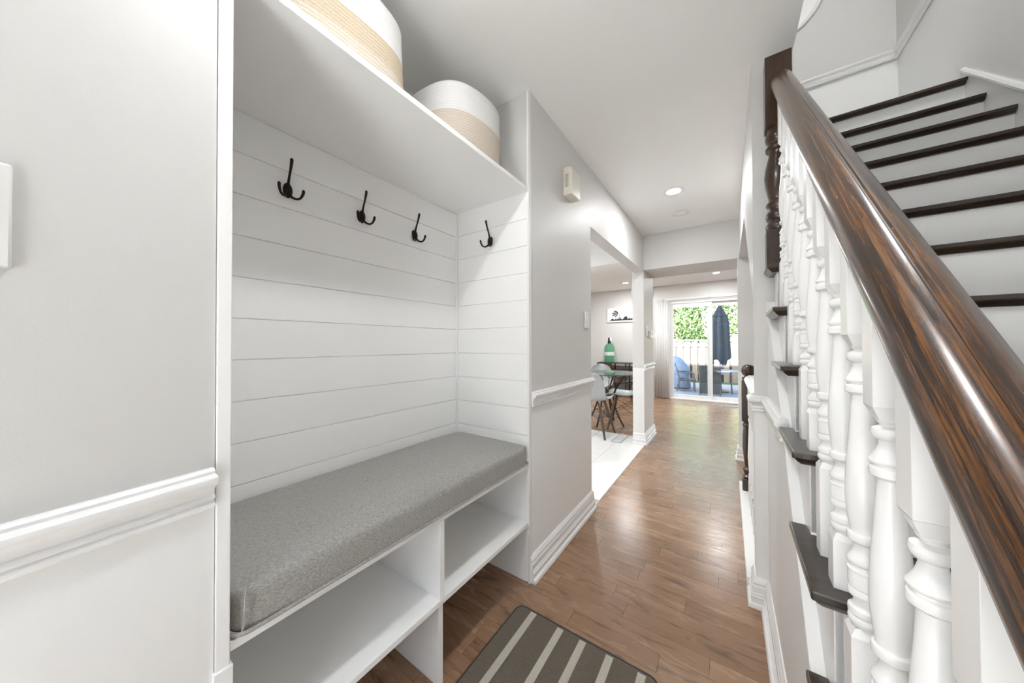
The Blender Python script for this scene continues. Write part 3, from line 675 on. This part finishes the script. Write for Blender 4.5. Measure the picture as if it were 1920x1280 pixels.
# ------------------------------------------------------------------ patio door, curtain
door = tag(bpy.data.objects.new('door_1', None), 'white framed sliding glass patio door at the end of the hall', kind='structure'); COL.objects.link(door)
YD = YB+.01
b = B(); 
for x0, x1, z0, z1 in ((XD0, XD0+.045, -.02, 2.05), (XD1-.045, XD1, -.02, 2.05), (XD0+.045, XD1-.045, 2.0, 2.05), (XD0+.045, XD1-.045, -.02, .03)): b.box(x0, x1, YD, YD+.14, z0, z1)
b.build('door_frame', 'trim_white', door, .003)
b = B(); b.box(XD0-.06, XD0+.002, YB-.016, YB+.012, .023, 2.048); b.box(XD1-.002, XD1+.06, YB-.016, YB+.012, .023, 2.048); b.box(XD0-.06, XD1+.06, YB-.016, YB+.012, 2.048, 2.11); b.build('casing', 'trim_white', door, .003)
B().box(XD0-.02, XD1+.02, YB-.035, YB+.01, 0, .022).build('sill', 'trim_white', door, .003)
def sash(x0, x1, y, n):
    b = B(); lf, rt = .052, .052
    b.box(x0, x0+lf, y, y+.04, .03, 2.0); b.box(x1-rt, x1, y, y+.04, .03, 2.0); b.box(x0+lf, x1-rt, y, y+.04, .03, .095); b.box(x0+lf, x1-rt, y, y+.04, 1.915, 2.0)
    o = b.build('sash', 'trim_white', door, .003); B().box(x0+.03, x1-.03, y+.017, y+.023, .08, 1.93).build('pane', 'pane_glass', o)
    return o
sash(XD0+.045, -.255, YD+.02, 0); sash(-.345, XD1-.045, YD+.075, 1)
B().box(-.245, XD1-.05, YD+.05, YD+.07, 1.915, 1.965).build('blind_headrail', 'plastic_white', door, .004)
t = thing('curtain_rod', 'thin pale curtain rod above the patio door', 'curtain rod', (0, YB-.06, 2.085))
B().tube([(-1.12, 0, 0), (.62, 0, 0)], .008, 10).build('rod', 'plastic_white', t)
for x in (-1.125, .625): B().lathe([(.001, -.014), (.012, -.012), (.015, 0), (.012, .012), (.001, .014)], (x, 0, 0), 12).build('finial', 'grey_metal', t)
for x in (-.31,): B().box(x-.008, x+.008, -.012, .06, -.012, .02).build('bracket', 'grey_metal', t)
b = B(); xs_ = np.linspace(-1.285, -1.045, 40)
fr = [(x, YB-.07+.012*math.sin(i*.8)) for i, x in enumerate(xs_)]
top = [b.bm.verts.new((x, y, 2.09)) for x, y in fr]; mid = [b.bm.verts.new((-1.165+(x+1.165)*1.04, y, 1.0)) for x, y in fr]; bot = [b.bm.verts.new((-1.165+(x+1.165)*1.25, y, .015)) for x, y in fr]
for i in range(39):
    b.face([top[i], top[i+1], mid[i+1], mid[i]], 0, True); b.face([mid[i], mid[i+1], bot[i+1], bot[i]], 0, True)
o = tag(b.build('curtain', 'curtain', None, recalc=False), 'white gathered curtain left of the patio door', 'curtain'); sm = o.modifiers.new('s', 'SOLIDIFY'); sm.thickness = .004
B_vent = thing('floor_vent', 'grey slotted floor vent near the patio door', 'vent', (.10, 7.05, .0005)); vf = B().box(-.15, .15, -.05, .05, 0, .004).build('frame', 'shell_grey', B_vent, .001)
for i in range(10): B().box(-.13+i*.027, -.115+i*.027, -.04, .04, .004, .0055).build('louvre', 'grey_metal', vf)
v2 = thing('floor_vent', 'pale grey floor vent in the white kitchen tiles', 'vent', (-1.09, 3.90, .0025)); vf2 = B().box(-.06, .06, -.18, .18, 0, .004).build('frame', 'shell_grey', v2, .001)
for i in range(12): B().box(-.045, .045, -.16+i*.028, -.146+i*.028, .004, .0055).build('louvre', 'plastic_white', vf2)

# ------------------------------------------------------------------ dining set
def shell_chair(label, loc, rz):
    t = thing('shell_chair', label, 'chair', loc, rz, 'grey shell chairs around the glass table')   # faces local +y
    prof = [(.235, .425), (.215, .448), (.16, .452), (.08, .440), (.0, .432), (-.08, .436), (-.135, .458), (-.168, .51), (-.185, .58), (-.20, .66), (-.215, .74), (-.224, .79), (-.228, .812)]
    wid = [.19, .215, .228, .232, .232, .228, .222, .216, .208, .196, .176, .140, .085]
    b = B(); rows = []; m = 13
    for (y, z), w in zip(prof, wid):
        row = []
        for i in range(m):
            s_ = -1+2*i/(m-1); back = max(0, min(1, (z-.46)/.2)); lift = .030*(abs(s_)**3)*(1-back)+.012*s_*s_*(1-back)
            row.append(b.bm.verts.new((s_*w, y+.055*s_*s_*back, z+lift - (.012*s_*s_ if z > .78 else 0))))
        rows.append(row)
    for a_, c_ in zip(rows, rows[1:]):
        for i in range(m-1): b.face([a_[i], a_[i+1], c_[i+1], c_[i]], 0, True)
    o = b.build('seat_shell', 'shell_grey', t); md = o.modifiers.new('s', 'SOLIDIFY'); md.thickness = .008; sb_ = o.modifiers.new('ss', 'SUBSURF'); sb_.levels = sb_.render_levels = 1
    tops = {}; feet = {}
    for sx in (-1, 1):
        for sy in (-1, 1):
            tp = Vector((sx*.115, sy*.11+.01, .40)); ft = Vector((sx*.215, sy*.20+.01, .0)); tops[sx, sy] = tp; feet[sx, sy] = ft
            B().tube([tp, tp.lerp(ft, .5), ft], [.016, .018, .012], 10).build('leg', 'leg_wood', t)
            B().tube([tp+Vector((0, 0, -.01)), tp+Vector((-sx*.03, -sy*.02, .036))], .009, 8).build('bracket', 'black_metal', t)
    mid = lambda k, q: tops[k].lerp(feet[k], q)
    for p, q in (((-1, 1), (1, 1)), ((-1, -1), (1, -1)), ((-1, -1), (-1, 1)), ((1, -1), (1, 1))):
        B().tube([mid(p, .08), mid(q, .52)], .0035, 6).build('brace', 'black_metal', t); B().tube([mid(p, .52), mid(q, .08)], .0035, 6).build('brace', 'black_metal', t)
    return t
shell_chair('grey shell chair with its back to the hall opening', (-1.435, 3.925, 0), .0)
shell_chair('grey shell chair tucked in on the right of the glass table', (-1.185, 4.50, 0), math.radians(100))
shell_chair('grey shell chair behind the glass table', (-1.80, 5.17, 0), math.radians(183))
TC = Vector((-1.47, 4.53, 0))
t = thing('dining_table', 'round glass dining table on scrolled brown iron legs', 'table', TC)
B().lathe([(.001, .735), (.446, .735), (.450, .739), (.446, .745), (.001, .745)], seg=64, caps=False).build('glass_top', 'table_glass', t)
B().tube([(.30*math.cos(i*math.pi/16), .30*math.sin(i*math.pi/16), .724) for i in range(32)], .008, 8, closed=True).build('top_ring', 'iron_brown', t)
B().tube([(.11*math.cos(i*math.pi/12), .11*math.sin(i*math.pi/12), .42) for i in range(24)], .008, 8, closed=True).build('waist_ring', 'iron_brown', t)
for k in range(4):
    a0 = math.radians(-8+90*k); ca, sa = math.cos(a0), math.sin(a0); P = lambda r, z, o=0: (r*ca-o*sa, r*sa+o*ca, z)
    lg = B().tube([P(.29, .72), P(.25, .66), P(.17, .55), P(.12, .43), P(.13, .30), P(.19, .14), P(.27, .005)], [.012, .012, .011, .012, .012, .012, .013], 8).build('leg', 'iron_brown', t)
    for s_ in (-1, 1):
        B().tube([P(.25, .715, s_*.05), P(.21, .62, s_*.045), P(.15, .50, s_*.02), P(.12, .42, s_*.012)], .006, 6).build('leg_bar', 'iron_brown', lg)
        B().tube([P(.275+.0*i, .672+.034*math.sin(i*math.pi/5), s_*.065+.034*math.cos(i*math.pi/5)) for i in range(10)], .006, 6, closed=True).build('scroll', 'iron_brown', lg)
# console shelf
cs = thing('console_shelf', 'brown iron and wicker shelf unit against the dining wall', 'shelf unit', (-2.46, 7.04, 0))
WID, DEP = 1.0, .32
for z in (.05, .28, .56, .722): B().box(0, WID, 0, DEP, z, z+.018).build('shelf_board', 'iron_brown', cs, .002)
for x in (0, .30, .62, WID):
    for y in (0, DEP): B().box(x-.012, x+.012, y-.012, y+.012, 0, .735).build('post', 'iron_brown', cs, .002)
B().box(.02, .28, .02, .035, .58, .72).build('wicker_drawer', 'wicker_brown', cs); B().box(.32, .60, .02, .035, .30, .42).build('wicker_drawer', 'wicker_brown', cs)
for zc in (.65, .43):
    for s_ in (-1, 1):
        B().tube([(.64, -.012, zc-.06*s_), (.97, -.012, zc+.06*s_)], .007, 6).build('cross_bar', 'iron_brown', cs)
    for i in range(4):
        cx = .055+i*.062; B().tube([(cx+.026*math.cos(q*math.pi/6), .012, zc+.03*math.sin(q*math.pi/6)) for q in range(12)], .005, 6, closed=True).build('scroll', 'iron_brown', cs)
# siphon bottle
bt = thing('siphon_bottle', 'large green glass siphon bottle with a pale label on the shelf unit', 'bottle', (-2.24, 7.19, .741))
B().lathe([(.001, 0), (.100, 0), (.110, .01), (.112, .05), (.112, .30), (.108, .335), (.092, .375), (.066, .405), (.040, .425), (.026, .435), (.024, .45), (.001, .45)], seg=32, caps=False).build('glass_body', 'green_glass', bt)
B().lathe([(.1135, .155), (.1135, .235)], seg=32, caps=False).build('label_band', 'bottle_label', bt)
B().lathe([(.001, .43), (.034, .432), (.034, .47), (.028, .50), (.022, .56), (.001, .565)], seg=20).build('siphon_head', 'black_metal', bt)
B().tube([(.02, -.01, .49), (.055, -.03, .505), (.075, -.045, .47)], [.012, .010, .008], 8).build('spout', 'plastic_white', bt); B().box(.018, .05, -.02, .015, .50, .57).build('lever', 'plastic_white', bt, .004)
# skyline canvas
pc = thing('wall_canvas', 'white canvas with black clawed ball emblem over a city skyline', 'picture', (-2.342, YB-.03, 1.66))
CW, CH = .74, .335
B().box(0, CW, 0, .03, 0, CH).build('canvas', 'canvas', pc, .003)
def flat(pts, name): 
    b = B(); b.ext([(x, -.0012, z) for x, z in pts], (0, .0012, 0)); return b.build(name, 'ink', pc)
def arc_band(c, r, a0, a1, wmax, n=12):
    o, i_ = [], []
    for k in range(n+1):
        q = k/n; a_ = math.radians(a0+(a1-a0)*q); w = wmax*math.sin(math.pi*min(1, .25+.7*q))**.8
        o.append((c[0]+(r+w/2)*math.cos(a_), c[1]+(r+w/2)*math.sin(a_))); i_.append((c[0]+(r-w/2)*math.cos(a_), c[1]+(r-w/2)*math.sin(a_)))
    return o+i_[::-1]
# ball: outer right rim and three claw slashes
def stroke(pts, w):
    pts = [Vector(p) for p in pts]; n = len(pts); L_, R_ = [], []
    for k, p in enumerate(pts):
        d_ = (pts[min(k+1, n-1)]-pts[max(k-1, 0)]).normalized(); nn = Vector((-d_.y, d_.x)); L_.append(p+nn*w[k]/2); R_.append(p-nn*w[k]/2)
    return [(p.x, p.y) for p in L_+R_[::-1]]
ec = Vector((.178, .190)); er = .068
ap = lambda a_, q=1: (ec.x+er*q*math.cos(math.radians(a_)), ec.y+er*q*math.sin(math.radians(a_)))
flat(stroke([ap(a_) for a_ in (112, 85, 58, 32, 8, -14)], [.006, .022, .026, .026, .022, .012]), 'emblem_rim')
flat(stroke([ap(20, .8), ap(55, .45), ap(110, .35), ap(150, .60), ap(172, .98)], [.014, .022, .025, .022, .012]), 'emblem_claw')
flat(stroke([ap(-5, .85), ap(-10, .35), ap(-110, .25), ap(-140, .60), ap(-148, 1.0)], [.014, .023, .026, .026, .016]), 'emblem_claw')
flat(stroke([ap(-22, 1.0), ap(-38, .82), ap(-62, .78), ap(-90, 1.02)], [.014, .026, .026, .012]), 'emblem_claw')
sk = [(.04, .035), (.06, .05), (.075, .045), (.095, .05), (.10, .075), (.12, .09), (.135, .085), (.155, .07), (.165, .05), (.175, .065), (.19, .065), (.195, .085), (.21, .085), (.215, .065), (.23, .07), (.245, .07), (.25, .11), (.262, .11), (.265, .07),
      (.278, .07), (.282, .14), (.285, .235), (.288, .14), (.292, .07), (.305, .085), (.31, .11), (.322, .11), (.326, .065), (.35, .065), (.37, .075), (.385, .095), (.40, .12), (.415, .12), (.425, .135), (.44, .135), (.445, .12), (.46, .12), (.465, .07),
      (.50, .075), (.505, .095), (.52, .095), (.525, .065), (.56, .08), (.575, .08), (.58, .12), (.60, .12), (.605, .065), (.66, .06), (.69, .045), (.70, .035)]
flat(sk, 'skyline')
# pendant
pd = thing('pendant_lamp', 'tall beige pendant shade half hidden by the short wall', 'lamp', (-1.118, 5.29, 1.95))
B().lathe([(.03, -.34), (.10, -.28), (.15, -.15), (.168, 0), (.15, .15), (.10, .28), (.03, .34)], seg=24).build('shade', 'pendant_shade', pd); B().tube([(0, 0, .34), (0, 0, .45)], .004, 6).build('cord', 'black_metal', pd)

# ------------------------------------------------------------------ outdoors
G = -.45
struct('ground', B().box(-25, 25, 7.6, 45, G-.3, G-.03), 'grass', 'green ground beyond the patio')
pat = struct('floor_patio', B().box(-5, 5, 7.6, 15.0, G-.04, G-.006), 'grout', 'pale stone patio behind the house')
for i in range(8):
    for j in range(10):
        B().box(-2.4+i*.61+.004, -2.4+(i+1)*.61-.004, 8.9+j*.61+.004, 8.9+(j+1)*.61-.004, G-.01, G).build('paver', 'patio_stone', pat)
struct('trim_door_step', B().box(XD0-.1, XD1+.1, 7.6, 8.0, G-.03, -.22), 'patio_stone')
# fence: every board a part
YF = 15.3
fence = thing('garden_fence', 'sunlit wooden board fence behind the patio', 'fence', (0, YF, G))
p0 = None
for i in range(30):
    x = -3.9+i*.275; h = 1.80 if x < -.42 else 2.0
    o = B().box(-.095, .095, -.012, .012, .04, h-.09).build('board', 'fence_wood', fence, .003, 1) ; o.location = (x, 0, 0)
    B().box(-.07, .07, .05, .07, .04, h-.16).build('back_board', 'fence_gap_shade', fence).location = (x+.1375, 0, 0)
for x0, x1, h in ((-4, -.42, 1.80), (-.42, 4.4, 2.0)):
    B().box(x0, x1, -.05, .07, h-.06, h-.02).build('cap_rail', 'fence_wood', fence); 
    B().box(x0, x1, .012, .05, .35, .44).build('back_rail', 'fence_wood', fence); B().box(x0, x1, .012, .05, h-.3, h-.21).build('back_rail', 'fence_wood', fence)
for x in (-3.0, -.42, 2.2): B().box(x-.045, x+.045, .02, .11, 0, 2.02).build('post', 'fence_wood', fence)
# barbecue under a cover
gr = thing('covered_grill', 'barbecue grill under a draped blue-grey cover', 'grill', (-1.72, 13.0, G), .1)
b = B(); prof = [(0.0, .0), (0, 1.0)]
rows = []
for q, (z, sx, sy) in enumerate([(.04, .60, .33), (.35, .585, .32), (.62, .575, .32), (.80, .56, .30), (.90, .46, .28), (1.02, .36, .26), (1.12, .26, .20), (1.155, .12, .09)]):
    row = []
    for i in range(40):
        t_ = 2*math.pi*i/40; c_, s_ = math.cos(t_), math.sin(t_); c_, s_ = math.copysign(abs(c_)**.45, c_), math.copysign(abs(s_)**.45, s_)
        wv = 1+.03*math.sin(i*1.9)*(1-q/8)
        row.append(b.bm.verts.new((c_*sx*wv, s_*sy*wv, z)))
    rows.append(row)
for a_, c_ in zip(rows, rows[1:]):
    for i in range(40): b.face([a_[i], a_[(i+1) % 40], c_[(i+1) % 40], c_[i]], 0, True)
b.face(rows[-1]); b.build('cover', 'grill_cover', gr)
for sx in (-.45, .45):
    for sy in (-.2, .2): B().tube([(sx, sy, 0), (sx, sy, .3)], .02, 8).build('leg', 'black_metal', gr)
# patio chairs and table
def patio_chair(label, loc, rz):
    t = thing('patio_chair', label, 'chair', loc, rz, 'dark wicker patio chairs')   # faces local +y
    b = B(); b.ext([(-.27, -.20, .40), (.27, -.20, .40), (.29, -.33, .93), (-.29, -.33, .93)], (0, -.03, .008)); b.build('backrest', 'wicker', t, .01)
    B().box(-.27, .27, -.22, .27, .36, .42).build('seat', 'wicker', t, .012); B().box(-.265, .265, -.245, -.222, .06, .40).build('back_skirt', 'wicker', t, .006)
    for sx in (-1, 1):
        B().tube([(sx*.28, .24, 0), (sx*.28, .22, .60), (sx*.285, .18, .635), (sx*.285, -.10, .64), (sx*.285, -.27, .66)], .014, 8).build('arm', 'patio_frame', t)
        B().tube([(sx*.27, -.30, 0), (sx*.27, -.20, .40), (sx*.285, -.34, .93)], .014, 8).build('leg', 'patio_frame', t)
    return t
patio_chair('dark wicker patio chair with its back to the patio door', (-.47, 11.68, G), 0)
patio_chair('dark patio chair in profile by the covered grill', (-1.18, 12.25, G), math.radians(-82))
patio_chair('dark patio chair at the right side of the patio table', (.62, 12.35, G), math.radians(80))
pt = thing('patio_table', 'dark round patio table under the closed umbrella', 'table', (-.22, 12.55, G))
B().lathe([(.001, .70), (.60, .70), (.61, .71), (.60, .725), (.001, .725)], seg=40, caps=False).build('top', 'patio_stone', pt)
for k in range(4): B().tube([(.45*math.cos(k*1.571+.78), .45*math.sin(k*1.571+.78), 0), (.40*math.cos(k*1.571+.78), .40*math.sin(k*1.571+.78), .70)], .02, 8).build('leg', 'patio_frame', pt)
um = thing('patio_umbrella', 'closed dark slate umbrella standing in the patio table', 'umbrella', (-.22, 12.55, G))
B().tube([(0, 0, 0), (0, 0, 2.72)], .02, 10).build('pole', 'patio_frame', um)
b = B(); rows = []
for z, r in ((.98, .21), (1.15, .265), (1.5, .25), (2.0, .235), (2.3, .225), (2.50, .19), (2.52, .22), (2.62, .14), (2.85, .045), (2.90, .02)):
    rows.append([b.bm.verts.new(((r*(1+.16*math.cos(8*2*math.pi*i/64))*math.cos(2*math.pi*i/64)), r*(1+.16*math.cos(8*2*math.pi*i/64))*math.sin(2*math.pi*i/64), z+(.10*math.cos(3*2*math.pi*i/64) if z < 1.1 else 0))) for i in range(64)])
for a_, c_ in zip(rows, rows[1:]):
    for i in range(64): b.face([a_[i], a_[(i+1) % 64], c_[(i+1) % 64], c_[i]], 0, True)
b.face(rows[-1]); b.build('canopy', 'umbrella_cloth', um)
B().lathe([(.24, 0), (.24, .05), (.05, .10), (.03, .25)], seg=24).build('base', 'patio_frame', um)
# trees
def tree(label, loc, h, rad, leaf, n, seed):
    r_ = random.Random(seed); t = thing('garden_tree', label, 'tree', loc, 0, 'trees beyond the fence')
    b = B(); b.tube([(0, 0, 0), (.05, 0, h*.35), (-.05, .05, h*.75)], [.12, .09, .03], 8)
    for k in range(14):
        a_ = r_.uniform(0, 6.28); z = h*r_.uniform(.15, .7); b.tube([(0, 0, z), (rad*.5*math.cos(a_), rad*.5*math.sin(a_), z+.5), (rad*.9*math.cos(a_), rad*.9*math.sin(a_), z+.7)], [.04, .025, .008], 5)
    b.build('trunk', 'bark', t)
    rs = np.random.RandomState(seed); u = rs.normal(size=(n, 3)); u /= np.linalg.norm(u, axis=1)[:, None]; rr_ = rs.uniform(.35, 1, n)**.6
    c = u*rr_[:, None]*np.array([rad, rad, h*.48]); c[:, 2] += h*.54
    c += .18*np.sin(c[:, [1, 2, 0]]*4.3)
    s_ = rs.uniform(.05, .12, n); a1 = rs.normal(size=(n, 3)); a1 /= np.linalg.norm(a1, axis=1)[:, None]; a2 = np.cross(a1, rs.normal(size=(n, 3))); a2 /= np.linalg.norm(a2, axis=1)[:, None]
    V = np.stack([c-a1*s_[:, None], c+a2*s_[:, None]*.45, c+a1*s_[:, None], c-a2*s_[:, None]*.45], 1).reshape(-1, 3)
    me = bpy.data.meshes.new('foliage'); me.from_pydata(V.tolist(), [], [(4*i, 4*i+1, 4*i+2, 4*i+3) for i in range(n)]); me.materials.append(MATS[leaf])
    tone_attr(me, rs.uniform(0, 1, n)); o = bpy.data.objects.new('foliage', me); COL.objects.link(o); o.parent = t; o['kind'] = 'stuff'
    return t
tree('leafy green tree behind the fence left of the umbrella', (-2.15, 17.4, G), 5.4, 1.30, 'leaf_a', 5200, 1)
tree('pale green tree behind the fence right of the umbrella', (.72, 17.4, G), 5.4, 1.30, 'leaf_b', 4600, 3)
tree('bright tall tree standing further back between the two near trees', (-.8, 21.6, G), 7.5, 2.3, 'leaf_b', 7000, 2)
tree('dark green tree at the far left end of the fence', (-5.6, 20.5, G), 7.0, 2.0, 'leaf_c', 7000, 4)
